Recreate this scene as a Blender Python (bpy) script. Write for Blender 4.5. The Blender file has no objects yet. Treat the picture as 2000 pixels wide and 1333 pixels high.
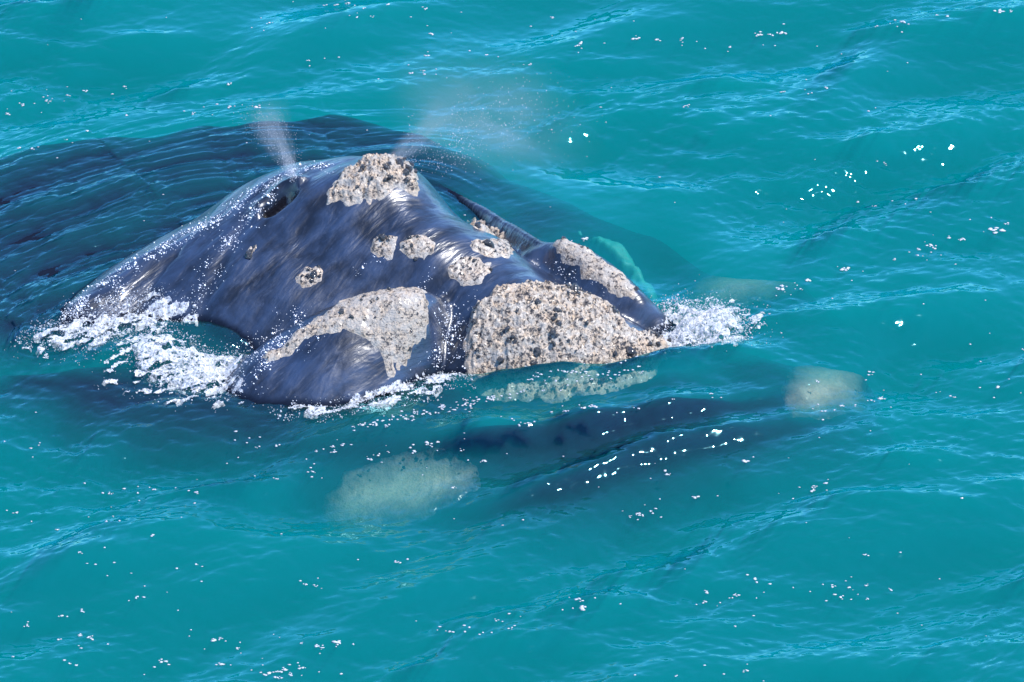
import bpy, math, random
import numpy as np
from mathutils import Vector

scene = bpy.context.scene
C = scene.collection
RNG = np.random.default_rng(7)
random.seed(7)

# ------------------------------------------------------------------ camera
ELEV = math.radians(32)
DIST = 60.0
cam_d = bpy.data.cameras.new('camera')
cam = bpy.data.objects.new('camera', cam_d)
C.objects.link(cam)
cam_d.sensor_width = 36.0
cam_d.lens = 36.0 * DIST / 10.0            # ten metres of sea across the frame
cam_d.clip_start = 1.0
cam_d.clip_end = 20000.0
cam.location = (0, -DIST * math.cos(ELEV), DIST * math.sin(ELEV))
cam.rotation_euler = (math.radians(90) - ELEV, 0, 0)
scene.camera = cam

# ------------------------------------------------------------------ sky, sun, exposure
SUN_EL = math.radians(62)
SUN_AZ = math.radians(100)                  # clockwise from +Y: high, off to the right
world = bpy.data.worlds.new('World')
scene.world = world
world.use_nodes = True
wn = world.node_tree.nodes
wl = world.node_tree.links
sky = wn.new('ShaderNodeTexSky')
sky.sky_type = 'NISHITA'
sky.sun_disc = False
sky.sun_elevation = SUN_EL
sky.sun_rotation = SUN_AZ
sky.air_density = 0.75
sky.dust_density = 0.0
sky.ozone_density = 10.0
wn['Background'].inputs['Strength'].default_value = 0.15
wl.new(sky.outputs['Color'], wn['Background'].inputs['Color'])

sun_d = bpy.data.lights.new('sun', 'SUN')
sun_d.energy = 2.7
sun_d.angle = math.radians(0.53)
sun_d.color = (1.0, 0.97, 0.93)
sun = bpy.data.objects.new('sun', sun_d)
C.objects.link(sun)
to_sun = Vector((math.sin(SUN_AZ) * math.cos(SUN_EL), math.cos(SUN_AZ) * math.cos(SUN_EL), math.sin(SUN_EL)))
sun.rotation_euler = to_sun.to_track_quat('Z', 'Y').to_euler()
sun.location = (12, -2, 20)

scene.view_settings.view_transform = 'Standard'
scene.view_settings.look = 'None'
scene.view_settings.exposure = 1.4
scene.view_settings.gamma = 1.0
scene.view_settings.use_curve_mapping = False
cy = scene.cycles
cy.max_bounces = 8
cy.diffuse_bounces = 2
cy.glossy_bounces = 3
cy.transmission_bounces = 4
cy.volume_bounces = 0
cy.transparent_max_bounces = 12
cy.caustics_reflective = False
cy.caustics_refractive = False
cy.sample_clamp_indirect = 6.0
cy.use_denoising = True

# ------------------------------------------------------------------ helpers
SIN, COS = math.sin(ELEV), math.cos(ELEV)
CAMP = np.array([0, -DIST * COS, DIST * SIN])
FWD, RIGHT, UP = np.array([0, COS, -SIN]), np.array([1.0, 0, 0]), np.array([0, SIN, COS])


def at(u, v, z=0.0):
    """A measured spot of the photograph (2000 px wide) at height z, as a point of the place."""
    d = FWD * DIST + RIGHT * ((u - 1000) / 200.0) + UP * ((666.5 - v) / 200.0)
    t = (z - CAMP[2]) / d[2]
    return CAMP + d * t


def pts(l):
    return np.array([at(*p) for p in l])


def smooth(a, b, x):
    t = np.clip((x - a) / (b - a), 0, 1)
    return t * t * (3 - 2 * t)


_perm = np.random.default_rng(3).permutation(512)
_grad = np.random.default_rng(4).uniform(0, 2 * np.pi, 512)
_GX, _GY = np.cos(_grad), np.sin(_grad)


def perlin(x, y, seed=0):
    x = np.asarray(x, float) + seed * 17.31
    y = np.asarray(y, float) - seed * 9.77
    xi, yi = np.floor(x).astype(int), np.floor(y).astype(int)
    fx, fy = x - xi, y - yi
    u = fx * fx * fx * (fx * (fx * 6 - 15) + 10)
    v = fy * fy * fy * (fy * (fy * 6 - 15) + 10)

    def g(ix, iy, dx, dy):
        h = _perm[(_perm[ix & 511] + iy) & 511]
        return _GX[h] * dx + _GY[h] * dy
    n00 = g(xi, yi, fx, fy)
    n10 = g(xi + 1, yi, fx - 1, fy)
    n01 = g(xi, yi + 1, fx, fy - 1)
    n11 = g(xi + 1, yi + 1, fx - 1, fy - 1)
    a = n00 + u * (n10 - n00)
    b = n01 + u * (n11 - n01)
    return (a + v * (b - a)) * 1.5


def fbm(x, y, octaves=4, seed=0, gain=0.5):
    s, amp, f = 0, 1.0, 1.0
    for o in range(octaves):
        s = s + amp * perlin(x * f, y * f, seed + o * 3)
        amp *= gain
        f *= 2.03
    return s


class TPS:
    """Smooth sheet z(x, y) through a set of points."""

    def __init__(self, P, lam=0.002):
        P = np.asarray(P, float)
        self.c = P[:, :2]
        n = len(P)
        K = self.k(self.c, self.c) + lam * np.eye(n)
        Q = np.hstack([np.ones((n, 1)), self.c])
        A = np.zeros((n + 3, n + 3))
        A[:n, :n], A[:n, n:], A[n:, :n] = K, Q, Q.T
        self.w = np.linalg.solve(A, np.concatenate([P[:, 2], np.zeros(3)]))

    @staticmethod
    def k(a, b):
        r2 = ((a[:, None, :] - b[None, :, :]) ** 2).sum(-1)
        return 0.5 * r2 * np.log(r2 + 1e-9)

    def __call__(self, x, y):
        shp = x.shape
        p = np.stack([x.ravel(), y.ravel()], 1)
        out = np.empty(len(p))
        n = len(self.c)
        for i in range(0, len(p), 40000):
            q = p[i:i + 40000]
            out[i:i + 40000] = self.k(q, self.c) @ self.w[:n] + self.w[n] + q @ self.w[n + 1:]
        return out.reshape(shp)


def polyline(x, y, P):
    """distance to a polyline in plan, the height along it and the signed side."""
    P = np.asarray(P, float)
    best = np.full(x.shape, 1e9)
    zz = np.zeros(x.shape)
    tt = np.zeros(x.shape)
    side = np.zeros(x.shape)
    for i in range(len(P) - 1):
        a, b = P[i], P[i + 1]
        dx, dy = b[0] - a[0], b[1] - a[1]
        t = np.clip(((x - a[0]) * dx + (y - a[1]) * dy) / (dx * dx + dy * dy), 0, 1)
        d = np.hypot(x - a[0] - t * dx, y - a[1] - t * dy)
        m = d < best
        best = np.where(m, d, best)
        zz = np.where(m, a[2] + t * (b[2] - a[2]), zz)
        tt = np.where(m, i + t, tt)
        side = np.where(m, np.sign(dx * (y - a[1]) - dy * (x - a[0])), side)
    return best, zz, tt, side


def inside(x, y, P):
    """signed distance to a polygon in plan, positive inside."""
    P = np.asarray(P, float)
    best = np.full(x.shape, 1e9)
    odd = np.zeros(x.shape, bool)
    n = len(P)
    for i in range(n):
        a, b = P[i], P[(i + 1) % n]
        dx, dy = b[0] - a[0], b[1] - a[1]
        t = np.clip(((x - a[0]) * dx + (y - a[1]) * dy) / (dx * dx + dy * dy + 1e-12), 0, 1)
        best = np.minimum(best, np.hypot(x - a[0] - t * dx, y - a[1] - t * dy))
        if abs(dy) > 1e-12:
            c = ((a[1] > y) != (b[1] > y)) & (x < dx * (y - a[1]) / dy + a[0])
            odd ^= c
    return np.where(odd, best, -best)


def smax(items, k=0.05):
    items = np.stack(items)
    m = items.max(0)
    return m + k * np.log(np.exp((items - m) / k).sum(0))


def mesh_obj(name, verts, faces, mat, parent=None, smooth_shade=True):
    me = bpy.data.meshes.new(name)
    verts = np.asarray(verts, np.float32)
    me.vertices.add(len(verts))
    me.vertices.foreach_set('co', verts.ravel())
    if isinstance(faces, np.ndarray):
        n, k = faces.shape
        me.loops.add(n * k)
        me.loops.foreach_set('vertex_index', faces.astype(np.int32).ravel())
        me.polygons.add(n)
        me.polygons.foreach_set('loop_start', np.arange(0, n * k, k, dtype=np.int32))
    else:
        me.clear_geometry()
        me.from_pydata(verts.tolist(), [], faces)
        n = len(faces)
    me.polygons.foreach_set('use_smooth', np.full(n, smooth_shade))
    me.update(calc_edges=True)
    me.validate()
    if mat:
        me.materials.append(mat)
    o = bpy.data.objects.new(name, me)
    C.objects.link(o)
    if parent:
        o.parent = parent
    return o


def grid_faces(ny, nx, mask=None, base=0):
    i = np.arange(ny * nx).reshape(ny, nx) + base
    f = np.stack([i[:-1, :-1], i[:-1, 1:], i[1:, 1:], i[1:, :-1]], -1)
    if mask is not None:
        f = f[mask]
    return f.reshape(-1, 4)


def tag(o, label=None, cat=None, group=None, kind=None):
    for k, v in (('label', label), ('category', cat), ('group', group), ('kind', kind)):
        if v:
            o[k] = v
    return o


class Nodes:
    def __init__(self, name):
        self.mat = bpy.data.materials.new(name)
        self.mat.use_nodes = True
        self.t = self.mat.node_tree
        self.t.nodes.clear()
        self.out = self.n('ShaderNodeOutputMaterial')

    def n(self, typ, _ins=None, **props):
        nd = self.t.nodes.new(typ)
        for k, v in props.items():
            setattr(nd, k, v)
        for k, v in (_ins or {}).items():
            if isinstance(v, bpy.types.NodeSocket):
                self.t.links.new(v, nd.inputs[k])
            else:
                nd.inputs[k].default_value = v
        return nd

    def ramp(self, fac, stops, interp='LINEAR'):
        nd = self.n('ShaderNodeValToRGB', {'Fac': fac})
        cr = nd.color_ramp
        cr.interpolation = interp
        while len(cr.elements) < len(stops):
            cr.elements.new(0.5)
        for e, (p, c) in zip(cr.elements, stops):
            e.position = p
            e.color = (c, c, c, 1) if not hasattr(c, '__len__') else (*c, 1)
        return nd.outputs['Color']

    def coord(self, scale=(1, 1, 1), rot=(0, 0, 0)):
        c = self.n('ShaderNodeTexCoord')
        m = self.n('ShaderNodeMapping', {'Vector': c.outputs['Object'], 'Scale': scale, 'Rotation': rot})
        return m.outputs['Vector']

    def noise(self, vec, scale, detail=3.0, rough=0.55, dist=0.0):
        return self.n('ShaderNodeTexNoise', {'Vector': vec, 'Scale': scale, 'Detail': detail, 'Roughness': rough, 'Distortion': dist}).outputs['Fac']

    def mix(self, fac, a, b, blend='MIX'):
        nd = self.n('ShaderNodeMix', data_type='RGBA', blend_type=blend)
        for k, v in ((0, fac), (6, a), (7, b)):
            if isinstance(v, bpy.types.NodeSocket):
                self.t.links.new(v, nd.inputs[k])
            else:
                nd.inputs[k].default_value = v if k == 0 else (*v, 1)
        return nd.outputs[2]

    def math(self, op, a, b=0.0):
        nd = self.n('ShaderNodeMath', operation=op)
        for k, v in ((0, a), (1, b)):
            if isinstance(v, bpy.types.NodeSocket):
                self.t.links.new(v, nd.inputs[k])
            else:
                nd.inputs[k].default_value = v
        return nd.outputs[0]

    def bump(self, height, strength, distance, normal=None):
        ins = {'Height': height, 'Strength': strength, 'Distance': distance}
        if normal is not None:
            ins['Normal'] = normal
        return self.n('ShaderNodeBump', ins).outputs['Normal']

    def done(self, surface=None, volume=None):
        if surface is not None:
            self.t.links.new(surface, self.out.inputs['Surface'])
        if volume is not None:
            self.t.links.new(volume, self.out.inputs['Volume'])
        return self.mat


# ------------------------------------------------------------------ materials
def mat_water():
    m = Nodes('sea_water')
    fr = m.n('ShaderNodeFresnel', {'IOR': 1.58}).outputs[0]
    gl = m.n('ShaderNodeBsdfGlossy', {'Color': (0.34, 0.86, 1.0, 1), 'Roughness': 0.045})
    tr = m.n('ShaderNodeBsdfTransparent', {'Color': (1, 1, 1, 1)})
    geo = m.n('ShaderNodeNewGeometry')
    # light leaving from below meets the surface steeper than its straight path suggests (no bending here): a gentler index
    inner = m.n('ShaderNodeFresnel', {'IOR': 1.36}).outputs[0]
    fr = m.math('ADD', m.math('MULTIPLY', fr, m.math('SUBTRACT', 1.0, geo.outputs['Backfacing'])), m.math('MULTIPLY', inner, geo.outputs['Backfacing']))
    mx = m.n('ShaderNodeMixShader', {0: fr, 1: tr.outputs[0], 2: gl.outputs[0]})
    dens = 1.1
    sc = m.n('ShaderNodeVolumeScatter', {'Color': (0.0, 0.90, 0.97, 1), 'Density': dens, 'Anisotropy': 0.0})
    ab = m.n('ShaderNodeVolumeAbsorption', {'Color': (0.0, 0.78, 0.785, 1), 'Density': 1.9})
    vol = m.n('ShaderNodeAddShader', {0: sc.outputs[0], 1: ab.outputs[0]})
    mat = m.done(mx.outputs[0], vol.outputs[0])
    mat.cycles.homogeneous_volume = True
    mat.cycles.volume_sampling = 'DISTANCE'
    return mat


def mat_skin():
    m = Nodes('wet_whale_skin')
    v = m.coord()
    turn = m.coord((1, 1, 1), (0, 0, math.radians(-39)))
    flow = m.n('ShaderNodeMapping', {'Vector': turn, 'Scale': (0.28, 1.0, 0.4)}).outputs[0]
    n1 = m.noise(v, 2.2, 5, 0.6, 0.4)
    n2 = m.noise(flow, 26.0, 5, 0.62, 0.5)
    n3 = m.noise(flow, 7.0, 3, 0.5, 0.3)
    sheen_streak = m.ramp(m.noise(flow, 18.0, 5, 0.7, 0.8), [(0.56, 0.0), (0.72, 1.0)])
    blot = m.ramp(m.math('ADD', m.math('MULTIPLY', n1, 0.6), m.math('MULTIPLY', n3, 0.4)), [(0.40, 0.0), (0.62, 1.0)])
    col = m.mix(blot, (0.003, 0.005, 0.011), (0.016, 0.032, 0.074))
    col = m.mix(m.math('MULTIPLY', sheen_streak, 0.22), col, (0.10, 0.13, 0.20))  # pale streaks paint reflections off the running water film into the skin colour
    b = m.bump(n3, 0.5, 0.06)
    b = m.bump(n2, 0.25, 0.018, b)
    # under water the skin has no air to mirror against: its gloss ends at the waterline
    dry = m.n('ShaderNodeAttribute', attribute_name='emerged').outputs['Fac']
    col = m.mix(dry, (0.007, 0.011, 0.022), col)      # above it, painted paler for the sheen of the wet film
    p = m.n('ShaderNodeBsdfPrincipled', {'Base Color': col, 'Roughness': m.ramp(n1, [(0.3, 0.30), (0.7, 0.50)]), 'IOR': 1.5,
                                         'Specular IOR Level': m.math('MULTIPLY', dry, 0.5), 'Coat Weight': m.math('MULTIPLY', dry, m.ramp(n3, [(0.35, 0.35), (0.6, 1.0)])),
                                         'Coat Roughness': 0.24, 'Coat IOR': 1.6, 'Normal': b, 'Coat Normal': b})
    return m.done(p.outputs[0])


def mat_callosity(name, pale, warm, darkness, soft=0.0):
    m = Nodes(name)
    v = m.coord()
    n1 = m.noise(v, 9.0, 5, 0.65)
    n2 = m.noise(v, 38.0, 4, 0.7)
    vo = m.n('ShaderNodeTexVoronoi', {'Vector': v, 'Scale': 46.0, 'Randomness': 1.0})
    col = m.mix(m.ramp(n1, [(0.4, 0.0), (0.62, 1.0)]), pale, warm)
    grey = m.mix(m.ramp(n2, [(0.42, 0.0), (0.6, 1.0)]), col, (0.17, 0.16, 0.16))
    rim = m.n('ShaderNodeAttribute', attribute_name='rim').outputs['Fac']
    core = m.ramp(rim, [(0.6, 0.0), (1.0, 1.0)])
    col2 = m.mix(m.math('MULTIPLY', core, m.ramp(m.math('ADD', m.noise(v, 27.0, 5, 0.7, 0.4), m.math('MULTIPLY', n1, 0.4)), [(0.78 - darkness, 0.0), (0.86 - darkness, 1.0)])), m.mix(0.45, col, grey), (0.035, 0.032, 0.032))
    worn = m.ramp(m.math('ADD', rim, m.math('MULTIPLY', m.math('SUBTRACT', m.noise(v, 14.0 - 9 * soft, 5, 0.7), 0.5), 1.4 - 0.9 * soft)), [(0.12 * soft, 0.0), (0.4 + 0.3 * soft, 1.0)])
    col2 = m.mix(worn, (0.012, 0.016, 0.026) if soft else (0.05, 0.06, 0.085), col2)
    b = m.bump(vo.outputs['Distance'], 0.3, 0.02)
    b = m.bump(n2, 0.6, 0.02, b)
    p = m.n('ShaderNodeBsdfPrincipled', {'Base Color': col2, 'Roughness': 0.55, 'IOR': 1.4, 'Coat Weight': 0.25,
                                         'Coat Roughness': 0.2, 'Normal': b})
    return m.done(p.outputs[0])


def mat_simple(name, col, rough=0.5, coat=0.0, var=0.3, scale=25.0, bump=0.3, trans=0.0):
    m = Nodes(name)
    v = m.coord()
    n1 = m.noise(v, scale, 4, 0.6)
    c2 = tuple(min(1.0, c * (1 - var)) for c in col)
    p = m.n('ShaderNodeBsdfPrincipled', {'Base Color': m.mix(n1, c2, col), 'Roughness': rough, 'Coat Weight': coat,
                                         'Coat Roughness': 0.1, 'Normal': m.bump(n1, bump, 0.02)})
    if trans:
        t = m.n('ShaderNodeBsdfTranslucent', {'Color': (*col, 1)})
        mx = m.n('ShaderNodeMixShader', {0: trans, 1: p.outputs[0], 2: t.outputs[0]})
        return m.done(mx.outputs[0])
    return m.done(p.outputs[0])


M_WATER = mat_water()
M_SKIN = mat_skin()
M_CAL = mat_callosity('callosity_crust', (0.41, 0.365, 0.31), (0.50, 0.37, 0.25), 0.075)
M_CALD = mat_callosity('callosity_crust_dark', (0.40, 0.36, 0.31), (0.48, 0.36, 0.25), 0.06)
M_CALS = mat_callosity('callosity_crust_smooth', (0.38, 0.34, 0.29), (0.45, 0.35, 0.25), 0.045)
M_CALW = mat_callosity('callosity_crust_sunken', (0.33, 0.31, 0.23), (0.35, 0.31, 0.22), -0.3, 1.0)
M_BARN = mat_simple('barnacle_shell', (0.035, 0.037, 0.045), 0.35, 0.5, 0.6, 60, 0.6)
M_HOLE = mat_simple('blowhole_shade', (0.008, 0.008, 0.012), 0.25, 0.5)
def mat_foam():
    m = Nodes('lacy_foam')
    v = m.coord()
    n1 = m.noise(v, 34.0, 4, 0.6, 0.5)
    n2 = m.noise(v, 9.0, 4, 0.6, 0.6)
    col = (0.68, 0.70, 0.73)
    b = m.bump(n1, 0.5, 0.02)
    d = m.n('ShaderNodeBsdfPrincipled', {'Base Color': (*col, 1), 'Roughness': 0.4, 'Normal': b})
    t = m.n('ShaderNodeBsdfTranslucent', {'Color': (*col, 1), 'Normal': b})
    body = m.n('ShaderNodeMixShader', {0: 0.3, 1: d.outputs[0], 2: t.outputs[0]})
    hole = m.ramp(m.math('ADD', m.math('MULTIPLY', n1, 0.6), m.math('MULTIPLY', n2, 0.4)), [(0.40, 0.9), (0.53, 0.0)])
    return m.done(m.n('ShaderNodeMixShader', {0: hole, 1: body.outputs[0], 2: m.n('ShaderNodeBsdfTransparent').outputs[0]}).outputs[0])


M_LACE = mat_foam()
M_AER = mat_simple('aerated_water', (0.02, 0.33, 0.27), 0.6, 0.0, 0.5, 12, 0.2)
M_FOAM_GLINT = mat_simple('foam_and_glint_white', (0.64, 0.66, 0.70), 0.45, 0.2, 0.12, 50, 0.6, 0.25)

# ------------------------------------------------------------------ the whale's surface as heights over the plan
A = pts([
    (640, 338, 1.06), (740, 322, 1.18), (800, 345, 1.08), (700, 400, 0.98), (600, 372, 1.0), (540, 400, 0.85), (820, 400, 0.93),
    (480, 500, 0.58), (430, 580, 0.33), (412, 665, 0.02), (500, 640, 0.15), (560, 560, 0.45), (600, 480, 0.68), (680, 520, 0.60),
    (640, 600, 0.33), (740, 440, 0.86), (780, 480, 0.77), (855, 430, 0.86), (900, 450, 0.78), (850, 520, 0.66), (800, 580, 0.42),
    (940, 500, 0.68), (1005, 510, 0.58), (920, 530, 0.62), (1045, 560, 0.52), (880, 600, 0.40), (960, 595, 0.52), (1040, 610, 0.50),
    (1100, 600, 0.48), (1180, 620, 0.38), (1260, 665, 0.13), (1000, 690, 0.22), (930, 740, 0.0), (910, 680, 0.2), (1100, 700, 0.18),
    (1100, 780, -0.15), (1200, 760, -0.12), (1350, 710, -0.15), (960, 785, -0.2),
    (930, 445, 0.25), (990, 480, 0.22), (1040, 520, 0.2), (1110, 560, 0.22), (1200, 615, 0.1), (1150, 540, -0.3)])
A_edge = pts([(640, 338, 1.06), (740, 322, 1.18), (800, 345, 1.08), (825, 385, 0.95), (860, 425, 0.86), (900, 447, 0.78), (950, 478, 0.68), (1005, 510, 0.58)])
A_base = pts([(900, 745, -0.1), (1000, 780, -0.2), (1100, 780, -0.15), (1200, 760, -0.12), (1350, 710, -0.15)])
A = np.concatenate([A, A_base + np.array([0.1, -0.4, -0.35]), A_base + np.array([0.2, -0.8, -1.0]), A_base[-1:] + np.array([[0.5, 0.1, -0.5], [0.9, 0.2, -1.1]]), [[1.2, 1.3, -0.9], [1.8, 0.8, -1.1], [1.0, 1.8, -1.3], [0.3, 2.4, -1.3], [2.3, 0.2, -1.3]], A_edge[:3] + np.array([0.12, 0.45, -0.25]), A_edge + np.array([0.35, 0.75, -0.75]), A_edge + np.array([0.55, 1.1, -1.4])])
B_crest = pts([(460, 715, 0.05), (520, 668, 0.26), (580, 630, 0.42), (640, 602, 0.54), (700, 582, 0.61), (760, 571, 0.65), (820, 572, 0.65)])
B_face = pts([(470, 770, 0.05), (575, 787, 0.06), (555, 705, 0.28), (640, 690, 0.39), (660, 775, 0.09), (740, 670, 0.43),
              (720, 755, 0.13), (800, 660, 0.44), (800, 725, 0.14), (842, 640, 0.45), (860, 600, 0.52), (885, 640, 0.25), (880, 700, 0.0),
              (900, 600, 0.2)])
B_base = pts([(470, 770, 0.05), (575, 787, 0.06), (660, 775, 0.09), (720, 755, 0.13), (800, 725, 0.14), (880, 700, 0.04)])
B_face = np.concatenate([B_face, B_base + np.array([-0.05, -0.25, -0.3]), B_base + np.array([-0.1, -0.6, -1.0]), B_base[:1] + np.array([[-0.4, 0.0, -0.5], [-0.8, 0.0, -1.2]]),
                         [[-0.25, -0.2, -0.1], [-0.2, -0.6, -0.4], [0.1, -0.4, -0.8]], B_crest[:1] + np.array([[-0.35, 0.1, -0.45]])])
B_back = np.concatenate([B_crest + np.array([0.10, 0.28, -0.22]), B_crest + np.array([0.22, 0.62, -0.75]), B_crest + np.array([0.4, 1.0, -1.4])])
B = np.concatenate([B_crest, B_face, B_back])
C_crest = pts([(1305, 640, -0.03), (1255, 592, 0.24), (1195, 535, 0.42), (1140, 497, 0.51), (1085, 480, 0.52), (1040, 490, 0.42)])
C_face = pts([(1060, 515, 0.33), (1120, 560, 0.28), (1200, 615, 0.14), (1260, 640, 0.02), (1150, 530, 0.42), (1100, 505, 0.44)])
C_face = np.concatenate([C_face, C_face[:4] + np.array([-0.15, -0.30, -0.35]), C_face[:4] + np.array([-0.3, -0.6, -0.9]),
                         C_crest[:1] + np.array([[0.35, -0.2, -0.35], [0.8, -0.3, -1.0], [0.7, 0.3, -0.9]]), C_crest[-1:] + np.array([[-0.3, 0.1, -0.3], [-0.6, 0.3, -0.8]])])
C_back = np.concatenate([C_crest + np.array([0.12, 0.22, -0.14]), C_crest + np.array([0.30, 0.50, -0.7]), C_crest + np.array([0.5, 0.85, -1.4])])
CC = np.concatenate([C_crest, C_face, C_back])
C_line = pts([(1085, 482, 0.47), (1050, 470, 0.42), (1000, 440, 0.28), (950, 410, 0.17), (900, 385, 0.09), (850, 360, 0.03), (800, 340, -0.12), (700, 320, -0.5)])
D_ridge = pts([(740, 318, 1.0), (660, 318, 1.03), (590, 328, 0.98), (540, 348, 0.90), (490, 372, 0.80), (430, 418, 0.64), (360, 458, 0.51),
               (290, 497, 0.42), (220, 545, 0.31), (160, 590, 0.21), (112, 640, 0.08), (100, 675, -0.05)])
D_face = pts([(150, 655, 0.0), (250, 648, 0.02), (350, 640, 0.04), (420, 560, 0.30), (250, 590, 0.20), (330, 540, 0.32), (420, 490, 0.52),
              (480, 435, 0.70), (540, 385, 0.86), (385, 590, 0.20), (600, 360, 0.98), (40, 690, -0.5), (640, 400, 0.8)])
D_face = np.concatenate([D_face, D_face[:3] + np.array([0, -0.3, -0.4]), D_face[:3] + np.array([0, -0.6, -1.0])])
D_back = np.concatenate([D_ridge[:1] + np.array([[0.35, 0.1, -0.4], [0.8, 0.2, -1.0], [0.4, -0.6, -0.4]]), D_ridge + np.array([-0.10, 0.25, -0.10]), D_ridge + np.array([-0.3, 0.8, -0.60]), D_ridge + np.array([-0.5, 1.5, -1.2])])
D = np.concatenate([D_ridge, D_face, D_back])
tpsA, tpsB, tpsC, tpsD = TPS(A), TPS(B), TPS(CC), TPS(D)
H_SHIFT = 0.0


def dome(x, y, p, rx, ry, rot, top, power=1.0, drop=1.0):
    c, s = math.cos(rot), math.sin(rot)
    dx, dy = x - p[0], y - p[1]
    a, b = (c * dx + s * dy) / rx, (-s * dx + c * dy) / ry
    return top - drop * (a * a + b * b) ** power


RW = np.random.default_rng(21)


def wave_set(n, lmin, lmax, ang, spread, steep):
    out = []
    for i in range(n):
        lam = math.exp(RW.uniform(math.log(lmin), math.log(lmax)))
        th = math.radians(ang + RW.normal(0, spread))
        out.append((2 * math.pi / lam, th, steep * lam / (2 * math.pi) * RW.uniform(0.5, 1.2), RW.uniform(0, 6.28)))
    return out


SWELL = wave_set(8, 0.9, 3.2, 108, 22, 0.085)
CHOP = wave_set(26, 0.30, 1.2, 106, 27, 0.064)
RIPPLE = wave_set(26, 0.12, 0.36, 102, 40, 0.046)
MICRO = wave_set(22, 0.05, 0.13, 104, 45, 0.030)
NAVY = pts([(-900, 400, 0), (-300, 330, 0), (0, 280, 0), (200, 235, 0), (400, 205, 0), (650, 195, 0), (850, 230, 0), (1050, 315, 0), (1250, 395, 0), (1420, 460, 0),
            (1560, 490, 0), (1560, 560, 0), (1440, 600, 0), (1300, 560, 0), (1000, 540, 0), (700, 540, 0), (400, 620, 0), (100, 690, 0), (-400, 720, 0), (-900, 740, 0)])[:, :2]
JAW = pts([(-60, 770, 0), (120, 830, 0), (350, 850, 0), (560, 890, 0), (700, 960, 0), (880, 990, 0), (1080, 985, 0), (1250, 950, 0), (1450, 900, 0), (1640, 840, 0), (1740, 770, 0), (1680, 680, 0),
           (1400, 630, 0), (1100, 660, 0), (900, 680, 0), (600, 720, 0), (400, 720, 0), (150, 690, 0), (0, 700, 0)])[:, :2]
BOW = pts([(380, 770, 0.02), (520, 795, 0.02), (660, 800, 0.03), (800, 770, 0.06), (900, 745, 0.13), (1000, 728, 0.21), (1100, 712, 0.25), (1200, 698, 0.26), (1300, 686, 0.23), (1400, 680, 0.17), (1550, 682, 0.08), (1750, 650, 0)])
BOW2 = pts([(480, 860, 0.0), (700, 850, 0.08), (900, 838, 0.16), (1100, 820, 0.22), (1300, 790, 0.21), (1500, 750, 0.13), (1700, 690, 0.04)])
BOW3 = pts([(800, 1010, 0.0), (950, 965, 0.08), (1080, 930, 0.13), (1250, 870, 0.17), (1450, 825, 0.13), (1700, 790, 0.0)])
HOLLOW = at(1290, 545, -0.08)


def warp(x, y):
    return x + 0.25 * perlin(x * 0.45, y * 0.45, 11), y + 0.25 * perlin(x * 0.45, y * 0.45, 12)


def swell(x, y):
    """the slow shape of the sea: swell, the bulge over the back, the bow waves"""
    wx, wy = warp(x, y)
    dn = inside(x, y, NAVY)
    calm = smooth(-0.5, 0.4, dn)
    h = sum(a * np.sin(k * (wx * math.cos(t) + wy * math.sin(t)) + p) for k, t, a, p in SWELL) * (1 - 0.75 * calm)
    h = h * (1 - 0.5 * smooth(-0.4, 0.4, inside(x, y, JAW))) + 0.09 * smooth(-1.0, 0.8, dn)
    for P, w1, w2 in ((BOW, 0.42, 0.26), (BOW2, 0.16, 0.35), (BOW3, 0.14, 0.30)):
        d, z, t, s = polyline(x, y, P)
        h = h + z * (1 + 0.4 * perlin(x * 1.7, y * 1.7, 61)) * np.exp(-(d / np.where(s > 0, w2, w1)) ** 2)
    return h - 0.14 * np.exp(-(((x - HOLLOW[0]) / 0.45) ** 2 + ((y - HOLLOW[1]) / 0.6) ** 2))


def sea_height(x, y):
    wx, wy = warp(x, y)
    ch = sum(a * np.sin(k * (wx * math.cos(t) + wy * math.sin(t)) + p) for k, t, a, p in CHOP)
    ch = ch + 0.30 * (np.sqrt(ch * ch + 0.0009) - 0.03)
    gust = 0.65 + 0.5 * perlin(x * 0.35 + 3, y * 0.35, 14)
    rp = sum(a * np.sin(k * (wx * math.cos(t) + wy * math.sin(t)) + p) for k, t, a, p in RIPPLE + MICRO)
    ca, sa = math.cos(math.radians(18)), math.sin(math.radians(18))
    ax, ay = ca * wx + sa * wy, -sa * wx + ca * wy
    rp = rp + 0.014 * fbm(ax * 1.4, ay * 4.2, 4, 41, 0.55)
    calm = smooth(-0.5, 0.4, inside(x, y, NAVY))
    jaw = smooth(-0.4, 0.3, inside(x, y, JAW))
    tex = ch * gust * (1 - 0.85 * calm) * (1 - 0.8 * jaw) + rp * gust * (1 - 0.6 * calm) * (np.hypot(x, y) < 14)
    # arcs of water sliding off the back
    d, z, t, s = polyline(x, y, D_ridge)
    dw = d + 0.12 * perlin(x * 0.7, y * 0.7, 31)
    al = t * 0.45 + 0.2 * perlin(x, y, 36)
    arcs = 1.2 * perlin(dw * 2.6, al * 0.7, 34) + fbm(dw * 5.0, al * 1.3, 4, 33, 0.6) + 0.3 * np.sin(dw * 11.0 + 5 * perlin(dw * 0.6, al, 32)) * smooth(-0.3, 0.5, perlin(dw * 1.2, al * 1.3, 37))
    tex = tex + calm * arcs * 0.026 * smooth(6.0, 1.0, d) * smooth(0.4, -1.4, x)
    return (swell(x, y) + tex) * (1 - smooth(9, 40, np.hypot(x, y)))


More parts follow.
